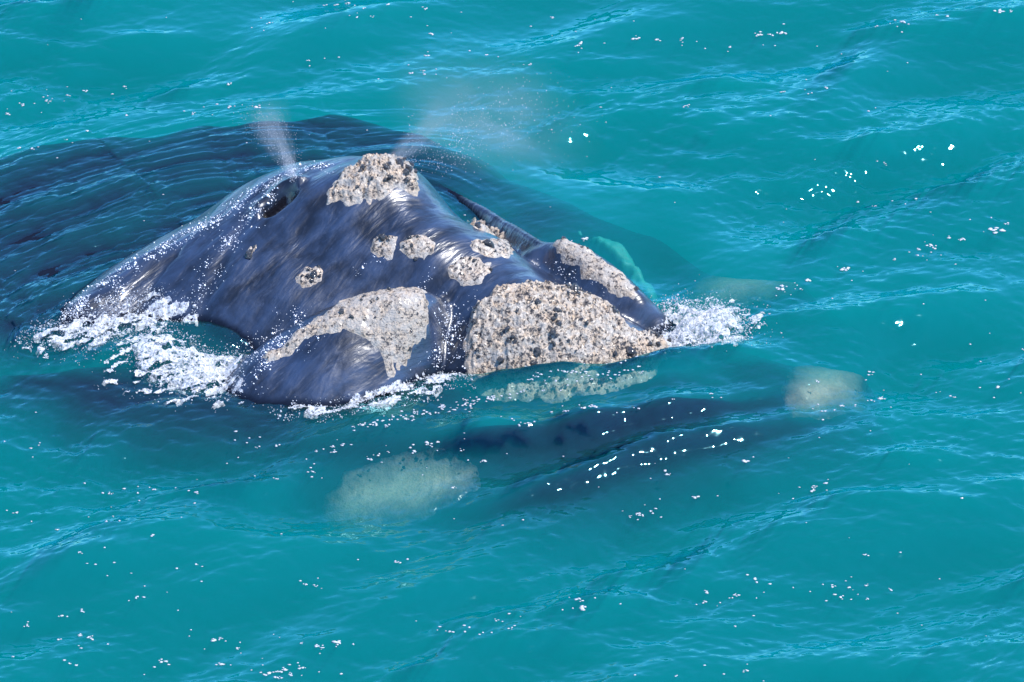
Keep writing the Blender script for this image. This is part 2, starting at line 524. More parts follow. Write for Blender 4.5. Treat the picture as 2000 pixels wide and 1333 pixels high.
def sunken_body(x, y):
    """skin just under the surface: the back and the lower jaw"""
    sw = swell(x, y)
    dn = inside(x, y, NAVY) + 0.25 * perlin(x * 0.5, y * 0.5, 51) + 0.12 * perlin(x * 1.6, y * 1.6, 53)
    dj = inside(x, y, JAW) + 0.15 * perlin(x * 0.8, y * 0.8, 52)
    soft = 0.8 + 0.7 * smooth(-1.5, 1.0, x)
    back = 0.035 + 0.30 * (np.maximum(0, soft - dn) / soft) ** 2.5 + 0.6 * np.maximum(0, -dn)
    jaw = 0.022 + 0.22 * (np.maximum(0, 0.6 - dj) / 0.6) ** 2.2 + 0.6 * np.maximum(0, -dj)
    deep = 0.0
    for u, v, w in ((785, 912, 0.22), (1615, 715, 0.19), (1460, 500, 0.15), (1190, 490, 0.42), (1270, 545, 0.42), (920, 420, 0.12)):
        c = at(u, v, 0)
        deep = deep + w * np.exp(-((x - c[0]) ** 2 + (y - c[1]) ** 2) / (1.2 if w < 0.3 and u != 920 else 0.3))
    d, z, t, s = polyline(x, y, BOW)
    deep = deep + 0.24 * np.exp(-(d / 0.5) ** 2) * smooth(0.08, 0.2, z)
    return sw - np.minimum(back, jaw) - deep


HOLE_A, HOLE_B = at(530, 408, 0.82), at(562, 382, 0.91)


CREASE = pts([(395, 640, 0.05), (405, 590, 0.26), (440, 505, 0.52), (490, 435, 0.70), (520, 395, 0.80)])


def body_height(x, y):
    near = lambda f, P, r: f - 6.0 * np.maximum(0, dist_to(x, y, P) - r)
    d, z, t, s = polyline(x, y, C_line)
    line = z - np.where(s > 0, 1.5, 2.2) * np.maximum(0, d - 0.03) - 6 * np.maximum(0, d - 0.5)
    h = smax([near(tpsA(x, y), A, 0.7), near(tpsB(x, y), B, 0.7), near(tpsC(x, y), CC, 0.5), near(tpsD(x, y), D, 0.8), line], 0.025)
    h = smax([h, sunken_body(x, y)], 0.02)
    d, z, t, s = polyline(x, y, CREASE)
    h = h - 0.035 * np.exp(-(d / 0.09) ** 2) 
    # blowhole: a slit with a raised lip behind it
    d, z, t, s = polyline(x, y, [HOLE_A, HOLE_B])
    h = h - 0.18 * np.exp(-(d / 0.085) ** 4) + 0.06 * np.exp(-((d - 0.16) / 0.07) ** 2) * (s > 0)
    return h


def dist_to(x, y, P):
    best = np.full(x.shape, 1e9)
    for p in P:
        best = np.minimum(best, (x - p[0]) ** 2 + (y - p[1]) ** 2)
    return np.sqrt(best)


X0, X1, Y0, Y1, ST = -9.0, 5.0, -4.2, 7.0, 0.024
gx = np.arange(X0, X1, ST)
gy = np.arange(Y0, Y1, ST)
GXX, GYY = np.meshgrid(gx, gy)
HB = body_height(GXX, GYY)


def sample(F, x, y):
    fx = np.clip((np.asarray(x) - X0) / ST, 0, F.shape[1] - 1.001)
    fy = np.clip((np.asarray(y) - Y0) / ST, 0, F.shape[0] - 1.001)
    i, j = fx.astype(int), fy.astype(int)
    a, b = fx - i, fy - j
    return (F[j, i] * (1 - a) + F[j, i + 1] * a) * (1 - b) + (F[j + 1, i] * (1 - a) + F[j + 1, i + 1] * a) * b


def hit(u, v):
    """Where the line of sight through a spot of the photograph meets the whale."""
    zs = np.arange(1.5, -1.4, -0.01)
    P = np.array([at(u, v, z) for z in zs])
    h = sample(HB, P[:, 0], P[:, 1])
    k = np.argmax(h >= zs)
    return P[k]


HBN = HB + 0.010 * fbm(GXX * 2.2, GYY * 2.2, 3, 5) * smooth(-1.0, -0.2, HB)
whale_mask = HB > -1.4
fm = whale_mask[:-1, :-1] & whale_mask[1:, 1:] & whale_mask[:-1, 1:] & whale_mask[1:, :-1]
ny, nx = HB.shape


def build_body():
    used = np.zeros(ny * nx, bool)
    f = grid_faces(ny, nx, fm)
    used[f.ravel()] = True
    remap = np.cumsum(used) - 1
    V = np.stack([GXX, GYY, HBN], -1).reshape(-1, 3)[used]
    f = remap[f]
    n = len(V)
    q = HBN[::4, ::4]
    Vb = np.stack([GXX[::4, ::4], GYY[::4, ::4], -1.4 - 0.6 * np.maximum(0, q + 1.4)], -1).reshape(-1, 3)
    wm = whale_mask[::4, ::4]
    fb = grid_faces(*q.shape, wm[:-1, :-1] & wm[1:, 1:] & wm[:-1, 1:] & wm[1:, :-1])[:, ::-1]
    ub = np.zeros(len(Vb), bool)
    ub[fb.ravel()] = True
    return np.concatenate([V, Vb[ub]]), np.concatenate([f, (np.cumsum(ub) - 1)[fb] + n])


V, F = build_body()
whale = bpy.data.objects.new('right_whale', None)
C.objects.link(whale)
tag(whale, 'dark right whale surfacing with pale crusted callosities on its head', 'whale')
body = mesh_obj('body', V, F, M_SKIN, whale)
em = body.data.attributes.new('emerged', 'FLOAT', 'POINT')      # 1 where the skin stands out of the water
em.data.foreach_set('value', np.clip((V[:, 2] - sea_height(V[:, 0], V[:, 1])) / 0.05 - 0.3, 0, 1).astype(np.float32))

# ------------------------------------------------------------------ the sea
def stretch(lo, hi, st, ext):
    core = np.arange(lo, hi + st / 2, st)
    g, d = [], st
    p = 0
    while p < ext:
        d *= 1.22
        p += d
        g.append(p)
    g = np.array(g)
    return np.concatenate([lo - g[::-1], core, core[-1] + g])


wx_ = stretch(-5.4, 5.4, 0.0125, 6000)
wy_ = stretch(-6.9, 7.2, 0.0165, 6000)
WX, WY = np.meshgrid(wx_, wy_)
WZ = sea_height(WX, WY)


def sea_z(x, y):
    return sea_height(np.atleast_1d(np.asarray(x, float)), np.atleast_1d(np.asarray(y, float)))


def build_sea():
    n_y, n_x = WZ.shape
    V = np.stack([WX, WY, WZ], -1).reshape(-1, 3)
    F = grid_faces(n_y, n_x)
    idx = np.arange(n_y * n_x).reshape(n_y, n_x)
    ring = np.concatenate([idx[0, :], idx[1:, -1], idx[-1, -2::-1], idx[-2:0:-1, 0]])
    n0 = len(V)
    Vb = V[ring].copy()
    Vb[:, 2] = -7.0
    V = np.concatenate([V, Vb])
    m = len(ring)
    k = np.arange(m)
    side = np.stack([ring[(k + 1) % m], ring[k], n0 + k, n0 + (k + 1) % m], -1)
    # floor of the water body: a fan split into quads between opposite rim points
    h = m // 2
    j = np.arange(h - 1)
    floor = np.stack([n0 + j, n0 + m - 1 - j, n0 + m - 2 - j, n0 + j + 1], -1)
    return V, np.concatenate([F, side, floor])


V, F = build_sea()
sea = mesh_obj('sea_water', V, F, M_WATER)
tag(sea, kind='structure')
bed_x = np.array([-6500, 6500.0])
BX, BY = np.meshgrid(bed_x, bed_x)
bed = mesh_obj('seabed', np.stack([BX, BY, np.full((2, 2), -7.5)], -1).reshape(-1, 3), grid_faces(2, 2), mat_simple('seabed_sand', (0.45, 0.40, 0.30), 0.9))
tag(bed, kind='structure')


# ------------------------------------------------------------------ callosities and the barnacles on them
def ellipse(u, v, ru, rv, rot=0, n=18, wob=0.12):
    r = math.radians(rot)
    out = []
    for i in range(n):
        a = 2 * math.pi * i / n
        k = 1 + random.uniform(-wob, wob)
        x, y = ru * math.cos(a) * k, rv * math.sin(a) * k
        out.append((u + x * math.cos(r) - y * math.sin(r), v + x * math.sin(r) + y * math.cos(r)))
    return out


def dome_mesh(name, seed):
    r = random.Random(seed)
    V, F = [], []
    n = 8
    for k, (rr, z) in enumerate(((1.0, -0.35), (0.85, 0.35), (0.5, 0.8))):
        for i in range(n):
            a = 2 * math.pi * (i + 0.5 * (k % 2)) / n
            w = rr * r.uniform(0.6, 1.35)
            V.append((w * math.cos(a), w * math.sin(a) * 0.85, z * r.uniform(0.8, 1.25)))
    V.append((0, 0, 0.75))
    for k in range(2):
        for i in range(n):
            a, b = k * n + i, k * n + (i + 1) % n
            F.append((a, b, b + n))
            F.append((a, b + n, a + n))
    for i in range(n):
        F.append((2 * n + i, 2 * n + (i + 1) % n, 3 * n))
    me = bpy.data.meshes.new(name)
    me.from_pydata(V, [], F)
    me.polygons.foreach_set('use_smooth', np.full(len(F), True))
    me.update()
    me.materials.append(M_BARN)
    return me


BARN = [dome_mesh('barnacle', i) for i in range(5)]


def rough_top(x, y, seed, lump):
    a = 1 - np.abs(perlin(x * 9, y * 9, seed)) * 2
    b = 1 - np.abs(perlin(x * 21, y * 21, seed + 5)) * 2
    c = perlin(x * 48, y * 48, seed + 9)
    e = perlin(x * 4.5, y * 4.5, seed + 13)
    return lump * (0.6 * e + 0.55 * a + 0.4 * b + 0.3 * c)


def callosity(poly, mat, rise, lump, knobs, size, label, seed, step=0.012, push=None, under=None, rim=0.05, wav=0.04):
    P = np.array([at(u, v, under) if under is not None else hit(u, v) for u, v in poly])[:, :2]
    for k in push or {}:
        P[k] += push[k]
    lo, hi = P.min(0) - 0.05, P.max(0) + 0.05
    x, y = np.meshgrid(np.arange(lo[0], hi[0], step), np.arange(lo[1], hi[1], step))
    d = inside(x, y, P) + 0.02 * perlin(x * 16, y * 16, seed) + wav * perlin(x * 6, y * 6, seed + 2)
    h = sample(HBN, x, y)
    edge = smooth(-0.01, 0.09, d)
    z = h + (rise + rough_top(x, y, seed, lump)) * edge - 0.02 * (1 - edge)
    ok = d > -0.02
    f = ok[:-1, :-1] & ok[1:, 1:] & ok[:-1, 1:] & ok[1:, :-1]
    faces = grid_faces(*x.shape, f)
    used = np.zeros(x.size, bool)
    used[faces.ravel()] = True
    V = np.stack([x, y, z], -1).reshape(-1, 3)[used]
    o = mesh_obj('callosity', V, (np.cumsum(used) - 1)[faces], mat, whale)
    o['label'] = label
    at_ = o.data.attributes.new('rim', 'FLOAT', 'POINT')
    at_.data.foreach_set('value', (d.reshape(-1)[used] / rim).astype(np.float32))
    r = np.random.default_rng(seed + 100)
    n = tries = 0
    dd, zz = d, z
    while n < knobs and tries < knobs * 60:
        tries += 1
        j, i = r.integers(0, x.shape[0]), r.integers(0, x.shape[1])
        if dd[j, i] < 0.035 or (0.45 + 1.3 * perlin(x[j, i] * 4.0, y[j, i] * 4.0, seed + 3)) < r.uniform(0, 1):
            continue
        b = bpy.data.objects.new('barnacle', BARN[r.integers(0, 5)])
        C.objects.link(b)
        b.parent = o
        k = size * math.exp(r.normal(0, 0.5))
        b.location = (x[j, i], y[j, i], zz[j, i] + 0.1 * k)
        b.scale = (k * r.uniform(0.8, 1.3), k, k * r.uniform(0.7, 1.4))
        b.rotation_euler = (r.normal(0, 0.3), r.normal(0, 0.3), r.uniform(0, 6.28))
        n += 1
    return o


BONNET = [(905, 650), (925, 600), (970, 567), (1050, 558), (1130, 573), (1190, 607), (1230, 640), (1285, 662), (1330, 690), (1280, 740), (1180, 775), (1060, 790), (960, 785), (905, 745), (900, 690)]
callosity(BONNET, M_CAL, 0.038, 0.060, 155, 0.0175, 'largest cream callosity at the snout tip, studded with black barnacles', 1, rim=0.10)
callosity([(634, 404), (642, 374), (664, 345), (712, 328), (768, 326), (802, 344), (820, 370), (818, 390), (785, 376), (748, 392), (702, 408), (665, 398)],
          M_CALD, 0.040, 0.060, 42, 0.019, 'tall crusted callosity on the crown beside the blowholes', 2, 0.010, push={3: np.array([0.0, 0.2]), 4: np.array([0.05, 0.25]), 5: np.array([0.1, 0.15])})
callosity(ellipse(750, 486, 35, 32, -20), M_CALD, 0.022, 0.020, 14, 0.016, 'dark-centred callosity touching a paler one on the snout', 3, 0.009, wav=0.012)
callosity(ellipse(816, 487, 42, 31, -10), M_CAL, 0.022, 0.018, 10, 0.014, 'pale oval callosity touching a darker one on the snout', 4, 0.009, wav=0.012)
callosity(ellipse(605, 543, 34, 26, -35), M_CAL, 0.020, 0.018, 12, 0.018, 'small lone callosity on the blue flank', 5, 0.009, wav=0.012)
callosity(ellipse(917, 531, 49, 32, -8), M_CAL, 0.024, 0.018, 10, 0.014, 'round cream callosity just above the snout tip callosity', 6, 0.009, wav=0.012)
callosity(ellipse(957, 486, 50, 22, 8), M_CAL, 0.024, 0.018, 9, 0.014, 'flat cream callosity near the snout ridge edge', 7, 0.009, wav=0.012)
callosity([(905, 424), (932, 422), (962, 442), (998, 452), (990, 464), (950, 458), (925, 446)], M_CAL, 0.05, 0.035, 6, 0.022, 'narrow callosity on the far edge of the snout', 8, 0.009)
callosity([(520, 690), (560, 662), (590, 634), (640, 604), (690, 580), (760, 566), (822, 568), (842, 600), (845, 650), (822, 700), (805, 728), (758, 745), (742, 705), (735, 685), (712, 668), (660, 652), (608, 668), (570, 698), (520, 715), (500, 705)],
          M_CALS, 0.018, 0.022, 18, 0.016, 'long pale crust along the near lower lip', 9)
callosity([(1045, 498), (1088, 490), (1136, 506), (1184, 541), (1232, 588), (1244, 606), (1212, 598), (1150, 560), (1095, 522)], M_CALS, 0.018, 0.020, 8, 0.020, 'long pale crust along the far lower lip', 10,
          push={k: np.array([0.10, 0.17]) for k in range(5)})
callosity(ellipse(493, 492, 17, 11, -50), M_CALD, 0.015, 0.03, 5, 0.018, 'tiny dark tufted callosity below the blowhole', 11, 0.008)
callosity(ellipse(785, 912, 165, 52, -6, 24), M_CALW, 0.02, 0.012, 0, 0.02, 'broad pale chin patch seen through the water', 12, 0.016, under=0.0, rim=0.50, wav=0.03)
callosity(ellipse(1615, 712, 105, 72, -30, 24), M_CALW, 0.02, 0.012, 0, 0.02, 'pale jaw patch seen through the water off the snout', 13, 0.016, under=0.0, rim=0.50, wav=0.03)
callosity(ellipse(1460, 498, 140, 58, -22, 24), M_CALW, 0.02, 0.012, 0, 0.02, 'pale jaw patch seen through the water past the far lip', 14, 0.016, under=0.0, rim=0.50, wav=0.03)

# near-black sheet that paints the shade inside the near blowhole
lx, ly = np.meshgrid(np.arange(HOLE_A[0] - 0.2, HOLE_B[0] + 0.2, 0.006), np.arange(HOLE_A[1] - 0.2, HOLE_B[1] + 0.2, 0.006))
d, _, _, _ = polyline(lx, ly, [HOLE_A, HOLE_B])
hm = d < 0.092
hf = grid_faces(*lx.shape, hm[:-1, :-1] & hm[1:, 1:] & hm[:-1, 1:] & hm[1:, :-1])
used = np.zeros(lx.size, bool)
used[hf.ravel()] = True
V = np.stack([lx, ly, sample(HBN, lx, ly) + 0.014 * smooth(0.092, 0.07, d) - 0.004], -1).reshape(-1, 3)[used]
mesh_obj('blowhole', V, (np.cumsum(used) - 1)[hf], M_HOLE, whale)['label'] = 'open blowhole slit with its shade painted near-black'


# ------------------------------------------------------------------ foam, spray, bubbles
ICO_V = None


def ico():
    t = (1 + 5 ** 0.5) / 2
    v = np.array([(-1, t, 0), (1, t, 0), (-1, -t, 0), (1, -t, 0), (0, -1, t), (0, 1, t), (0, -1, -t), (0, 1, -t), (t, 0, -1), (t, 0, 1), (-t, 0, -1), (-t, 0, 1)], float)
    v /= np.linalg.norm(v[0])
    f = np.array([(0, 11, 5), (0, 5, 1), (0, 1, 7), (0, 7, 10), (0, 10, 11), (1, 5, 9), (5, 11, 4), (11, 10, 2), (10, 7, 6), (7, 1, 8), (3, 9, 4), (3, 4, 2), (3, 2, 6), (3, 6, 8), (3, 8, 9), (4, 9, 5), (2, 4, 11), (6, 2, 10), (8, 6, 7), (9, 8, 1)])
    return v, f


IV, IF = ico()


def beads(name, P, R, mat, squash=None, jitter=0.25, seed=0):
    """Many drops as one mesh: centres P, radii R."""
    r = np.random.default_rng(seed)
    P, R = np.asarray(P, float), np.asarray(R, float)
    n = len(P)
    shape = np.ones((n, 1, 3)) if squash is None else np.asarray(squash, float).reshape(n, 1, 3)
    V = P[:, None, :] + IV[None] * R[:, None, None] * shape * (1 + r.uniform(-jitter, jitter, (n, 12, 1)))
    F = IF[None] + (np.arange(n) * 12)[:, None, None]
    return mesh_obj(name, V.reshape(-1, 3), F.reshape(-1, 3), mat)


def splash(poly, height, seed, label, lace=0.0, nbeads=600, bead=0.0036, lift=0.01, step=0.009, spray=0.12, climb=0.06):
    base = np.array([at(u, v, 0.05) for u, v in poly])[:, :2]
    lo, hi = base.min(0) - 0.15, base.max(0) + 0.15
    x, y = np.meshgrid(np.arange(lo[0], hi[0], step), np.arange(lo[1], hi[1], step))
    d = inside(x, y, base) + 0.10 * fbm(x * 4, y * 4, 3, seed)
    w = np.maximum(sea_height(x, y), sample(HBN, x, y))
    fx, fy = 0.93 * x + 0.37 * y, -0.37 * x + 0.93 * y
    ridge = 1 - np.abs(fbm(fx * 3.0, fy * 7.0, 5, seed + 1, 0.6)) * 1.5
    z = w + lift + height * smooth(0, 0.25, d) * (0.35 + 0.65 * ridge) + 0.012 * fbm(x * 24, y * 24, 3, seed + 4)
    z = z - 0.05 * smooth(0.03, -0.03, d)
    ok = (sample(HBN, x, y) < sea_height(x, y) + climb) & (d > -0.03) & ((fbm(fx * 4.5, fy * 9, 4, seed + 6) + 2.6 * np.minimum(d, 0.08 if height < 0.01 else 9)) > lace)
    f = ok[:-1, :-1] & ok[1:, 1:] & ok[:-1, 1:] & ok[1:, :-1]
    faces = grid_faces(*x.shape, f)
    used = np.zeros(x.size, bool)
    used[faces.ravel()] = True
    V = np.stack([x, y, z], -1).reshape(-1, 3)[used]
    Fq = (np.cumsum(used) - 1)[faces]
    r = np.random.default_rng(seed)
    jj, ii = np.where((d > -0.12) & (sample(HBN, x, y) < sea_height(x, y) + climb))
    k = r.integers(0, len(jj), nbeads)
    jj, ii = jj[k], ii[k]
    dz = np.abs(r.normal(0, spray, nbeads)) * smooth(-0.12, 0.15, d[jj, ii])
    P = np.stack([x[jj, ii] + r.uniform(-step, step, nbeads), y[jj, ii], np.maximum(z, w)[jj, ii] + dz], -1)
    R = bead * np.exp(r.normal(0, 0.45, nbeads)) * np.where(dz > spray, 0.6, 1.0)
    BV = (P[:, None, :] + IV[None] * R[:, None, None]).reshape(-1, 3)
    BF = (IF[None] + (np.arange(nbeads) * 12)[:, None, None]).reshape(-1, 3)
    tri = np.concatenate([Fq[:, [0, 1, 2]], Fq[:, [0, 2, 3]], BF + len(V)])
    o = mesh_obj('splash_foam', np.concatenate([V, BV]), tri, M_LACE)
    return tag(o, label, 'foam', kind='stuff')


splash([(60, 662), (130, 640), (230, 622), (340, 592), (388, 592), (360, 632), (262, 656), (190, 676), (100, 678)], 0.07, 1, 'white foam streak at the foot of the rear hump', 0.06, 1800, climb=0.16)
splash([(255, 690), (330, 665), (400, 690), (470, 690), (500, 705), (465, 762), (380, 767), (320, 745), (280, 720)], 0.07, 2, 'white churned foam beside the near lip', 0.0, 1800, climb=0.12)
splash([(540, 800), (640, 792), (700, 765), (790, 740), (860, 722), (905, 740), (895, 765), (820, 785), (720, 800), (640, 812)], 0.03, 3, 'lacy foam along the front of the near lip', 0.10, 900, 0.004, spray=0.010)
splash([(1285, 612), (1320, 590), (1380, 594), (1440, 614), (1456, 640), (1430, 668), (1350, 676), (1270, 672), (1240, 655), (1300, 645)], 0.16, 4, 'white splash bursting beside the snout tip', -0.15, 2000, 0.0042)


splash([(20, 672), (120, 636), (250, 612), (400, 590), (400, 640), (300, 668), (330, 690), (200, 700), (80, 700)], 0.004, 11, 'thin lacy foam trailing from the rear hump', 0.42, 300, 0.003, 0.004, spray=0.01)
splash([(170, 700), (280, 672), (420, 680), (520, 690), (520, 775), (420, 790), (300, 775), (200, 740)], 0.004, 12, 'thin lacy foam spreading from the near lip', 0.46, 300, 0.003, 0.004, spray=0.01)
splash([(1240, 640), (1300, 575), (1400, 575), (1500, 610), (1490, 670), (1420, 690), (1300, 690)], 0.004, 13, 'thin lacy foam around the snout tip splash', 0.45, 300, 0.003, 0.004, spray=0.02)


def along(path, n, spread_u, spread_v, seed):
    r = np.random.default_rng(seed)
    path = np.array(path, float)
    seg = np.hypot(*(np.diff(path[:, :2], axis=0)).T)
    cum = np.concatenate([[0], np.cumsum(seg)]) / seg.sum()
    t = r.uniform(0, 1, n)
    u = np.interp(t, cum, path[:, 0]) + r.normal(0, spread_u, n)
    v = np.interp(t, cum, path[:, 1]) + r.normal(0, spread_v, n)
    return np.stack([u, v], 1)


UV = np.concatenate([
    along([(115, 640), (160, 590), (220, 547), (290, 500), (360, 462), (430, 424)], 1500, 8, 8, 1),
    along([(130, 645), (170, 600), (240, 560)], 700, 18, 14, 2),
    along([(430, 424), (490, 376), (540, 352), (590, 332), (660, 322)], 800, 8, 6, 3),
    along([(385, 590), (430, 500), (480, 430), (540, 372)], 700, 13, 13, 4),
    along([(862, 590), (885, 640), (868, 700), (840, 715)], 500, 14, 14, 5),
    along([(480, 720), (540, 665), (600, 640)], 1000, 18, 22, 6),
    along([(930, 590), (910, 650), (910, 720)], 160, 10, 16, 7),
    along([(1060, 510), (1120, 545), (1190, 590)], 120, 12, 8, 8),
    along([(690, 540), (760, 500)], 30, 8, 8, 10),
    along([(840, 530), (825, 570)], 40, 6, 8, 11)])
P = np.array([hit(u, v) for u, v in UV])
P[:, 2] = np.maximum(sample(HBN, P[:, 0], P[:, 1]), P[:, 2])
rd = np.random.default_rng(5)
ok = perlin(P[:, 0] * 6, P[:, 1] * 6, 71) + 0.6 * perlin(P[:, 0] * 15, P[:, 1] * 15, 72) > rd.uniform(-0.45, 0.35, len(P))
P = P[ok]
R = 0.0035 * np.exp(rd.normal(0, 0.5, len(P)))
M_DROP = mat_simple('glint_white_drop', (0.85, 0.86, 0.9), 0.12, 0.8, 0.05, 20, 0.0)  # opaque white puts the sun's sparkle into the colour of the drops
tag(beads('glint_droplets', P, R, M_DROP, seed=3), 'white-painted glints on drops of water beading on the whale skin', 'droplets', kind='stuff')

# foam flecks floating on the sea, plus white beads painted as bow-wave glitter
FLECKS = [(45, 205, 7), (100, 197, 6), (165, 180, 7), (135, 188, 6), (248, 228, 6), (452, 162, 7), (500, 205, 9), (450, 208, 9), (380, 219, 5), (245, 167, 5), (40, 290, 7), (66, 287, 5),
          (130, 274, 5), (15, 225, 6), (600, 122, 5), (528, 47, 7), (638, 12, 5), (658, 8, 6), (680, 5, 7), (712, 18, 6), (728, 32, 6), (700, 36, 5), (760, 10, 6), (832, 14, 6), (845, 70, 8),
          (833, 108, 6), (803, 145, 7), (828, 139, 5), (952, 110, 7), (1036, 127, 5), (1075, 34, 6), (1138, 80, 7), (1126, 91, 6), (1243, 78, 11), (1283, 77, 7), (1330, 76, 6), (1482, 70, 10),
          (1508, 68, 7), (1528, 67, 10), (1425, 92, 6), (1765, 47, 14), (1952, 24, 11), (1976, 18, 7), (1714, 53, 5), (1830, 31, 5), (1340, 205, 6), (1528, 178, 5), (1612, 173, 6), (1588, 178, 4),
          (1698, 213, 4), (1728, 303, 6), (1707, 401, 5), (1790, 385, 4), (1942, 450, 13), (1965, 438, 5), (1878, 465, 7), (1815, 484, 9), (1855, 470, 7), (1790, 492, 6), (1750, 505, 8), (1650, 530, 10),
          (1576, 552, 9), (1532, 561, 12), (1565, 565, 5), (1790, 500, 5), (1138, 467, 10), (1720, 775, 6), (1595, 745, 6), (1723, 780, 8), (1700, 733, 8), (1606, 800, 7), (1642, 797, 6), (1390, 783, 9),
          (1240, 798, 8), (1160, 795, 9), (1145, 798, 8), (1105, 807, 9), (1015, 825, 8), (1030, 830, 7), (945, 858, 7), (845, 860, 11), (805, 877, 11), (900, 855, 6), (735, 890, 7), (725, 897, 6),
          (668, 868, 5), (650, 874, 5), (607, 922, 7), (540, 935, 5), (885, 955, 6), (1310, 932, 9), (1355, 974, 8), (1453, 900, 9), (1590, 955, 5), (1250, 1005, 6), (1240, 1010, 6), (1272, 1000, 5),
          (1475, 1133, 9), (1135, 1184, 10), (1130, 1170, 9), (1382, 1157, 7), (1378, 1175, 6), (1435, 1163, 6), (1630, 1148, 6), (1655, 1147, 6), (1690, 1142, 6), (1740, 1150, 5), (1648, 1167, 8),
          (1695, 1170, 6), (1690, 1088, 5), (1437, 1222, 5), (1456, 1309, 6), (1320, 1325, 5), (1585, 960, 5), (1598, 952, 5), (1612, 948, 6), (1880, 975, 4), (1998, 685, 10), (1950, 758, 8), (1862, 775, 8),
          (275, 1168, 11), (120, 1202, 11), (162, 1197, 7), (55, 1223, 6), (115, 1247, 6), (160, 1243, 6), (180, 1250, 9), (145, 1302, 8), (315, 1292, 9), (425, 1298, 9), (415, 1247, 7), (430, 1247, 6),
          (462, 1265, 5), (616, 1260, 9), (658, 1252, 11), (590, 1254, 5), (520, 1320, 9), (540, 1313, 9), (556, 1308, 9), (545, 1325, 7), (570, 1316, 6), (590, 1308, 5), (878, 1233, 8), (912, 1236, 4),
          (995, 1230, 7), (970, 1212, 6), (305, 1047, 6), (210, 1018, 7), (112, 1035, 5), (155, 1080, 6), (185, 1103, 4), (30, 1002, 6), (595, 1146, 5), (615, 1145, 5), (775, 1102, 6), (382, 1106, 5),
          (65, 876, 4), (165, 946, 5), (215, 964, 5), (300, 955, 5), (380, 958, 5), (485, 855, 4), (500, 875, 6), (540, 870, 8), (620, 880, 5), (648, 885, 6)]
rf = np.random.default_rng(9)
fl = [(u + rf.normal(0, 2), v + rf.normal(0, 2), r) for u, v, r in FLECKS]
for u, v, r in FLECKS:                       # small companions of the larger flecks
    for k in range(rf.integers(0, 4)):
        fl.append((u + rf.normal(0, 38), v + rf.normal(0, 12), rf.uniform(2, 4)))
for k in range(130):
    fl.append((rf.uniform(-60, 2060), rf.uniform(-40, 1370), rf.uniform(1.4, 3.2)))
fl += [(u, v, rf.uniform(2.5, 5)) for u, v in along([(690, 838), (760, 820), (840, 805), (930, 785), (1010, 765)], 110, 10, 5, 3)]  # white beads standing in for sun glitter along the bow wave
fl += [(u, v, rf.uniform(2.5, 5)) for u, v in along([(1000, 735), (1080, 740), (1160, 730), (1240, 715)], 60, 20, 8, 4)]
P = np.array([at(u, v, 0.0) for u, v, r in fl])
for it in range(3):                          # settle each fleck on the waves
    zz = sea_z(P[:, 0], P[:, 1])
    P = np.array([at(u, v, z) for (u, v, r), z in zip(fl, zz)])
keep = sample(HBN, P[:, 0], P[:, 1]) < P[:, 2] + 0.02
R = np.array([r for u, v, r in fl]) / 200.0 * 0.54
FP, FR, FS = [], [], []
for p, r, ok in zip(P, R, keep):
    if not ok:
        continue
    n = 1 if r < 0.012 else int(rf.integers(3, 8))
    for k in range(n):
        q = r if n == 1 else r * rf.uniform(0.25, 0.65)
        off = (0, 0) if n == 1 else (rf.normal(0, r * 0.85), rf.normal(0, r * 0.6))
        FP.append((p[0] + off[0], p[1] + off[1], p[2]))
        FR.append(q)
        FS.append((rf.uniform(0.9, 1.8), rf.uniform(0.8, 1.3), rf.uniform(0.25, 0.5)))
FP = np.array(FP)
FP[:, 2] = sea_z(FP[:, 0], FP[:, 1]) + 0.003
tag(beads('foam_and_glint_flecks', FP, FR, M_FOAM_GLINT, FS, 0.42, 8), 'white foam flecks drifting all over the sea, and painted sun glitter on the bow wave', 'foam', kind='stuff')


# aerated water just under the surface
def bubbles(poly, depth, label, seed):
    base = np.array([at(u, v, -depth) for u, v in poly])[:, :2]
    lo, hi = base.min(0) - 0.1, base.max(0) + 0.1
    x, y = np.meshgrid(np.arange(lo[0], hi[0], 0.02), np.arange(lo[1], hi[1], 0.02))
    d = inside(x, y, base) + 0.08 * fbm(x * 3, y * 3, 3, seed)
    z = sea_height(x, y) - depth - 0.03 * fbm(x * 5, y * 5, 3, seed + 3) - 0.5 * smooth(0.15, -0.05, d)
    ok = d > -0.05
    f = ok[:-1, :-1] & ok[1:, 1:] & ok[:-1, 1:] & ok[1:, :-1]
    faces = grid_faces(*x.shape, f)
    used = np.zeros(x.size, bool)
    used[faces.ravel()] = True
    o = mesh_obj('bubble_cloud', np.stack([x, y, z], -1).reshape(-1, 3)[used], (np.cumsum(used) - 1)[faces], M_AER)
    return tag(o, label, 'bubbles', kind='stuff')


bubbles([(1075, 440), (1140, 455), (1220, 482), (1275, 520), (1305, 575), (1305, 605), (1255, 570), (1205, 528), (1140, 490)], 0.17, 'green glow of bubbles under water along the far lip', 1)
bubbles([(826, 362), (870, 385), (920, 410), (970, 440), (1010, 470), (960, 480), (900, 450), (850, 410)], 0.11, 'turquoise water trapped between the snout and the far lip', 2)
bubbles([(95, 600), (125, 585), (140, 600), (120, 640), (95, 640)], 0.08, 'green bubbles at the tail end of the rear hump', 3)


# breath of the whale: fine droplets, two spouts and the drifting mist
def octa_cloud(name, P, R, mat):
    ov = np.array([(1, 1, 1), (1, -1, -1), (-1, 1, -1), (-1, -1, 1)], float)
    of = np.array([(0, 1, 2), (0, 3, 1), (0, 2, 3), (1, 3, 2)])
    V = (P[:, None, :] + ov[None] * R[:, None, None]).reshape(-1, 3)
    F = (of[None] + (np.arange(len(P)) * 4)[:, None, None]).reshape(-1, 3)
    return mesh_obj(name, V, F, mat)


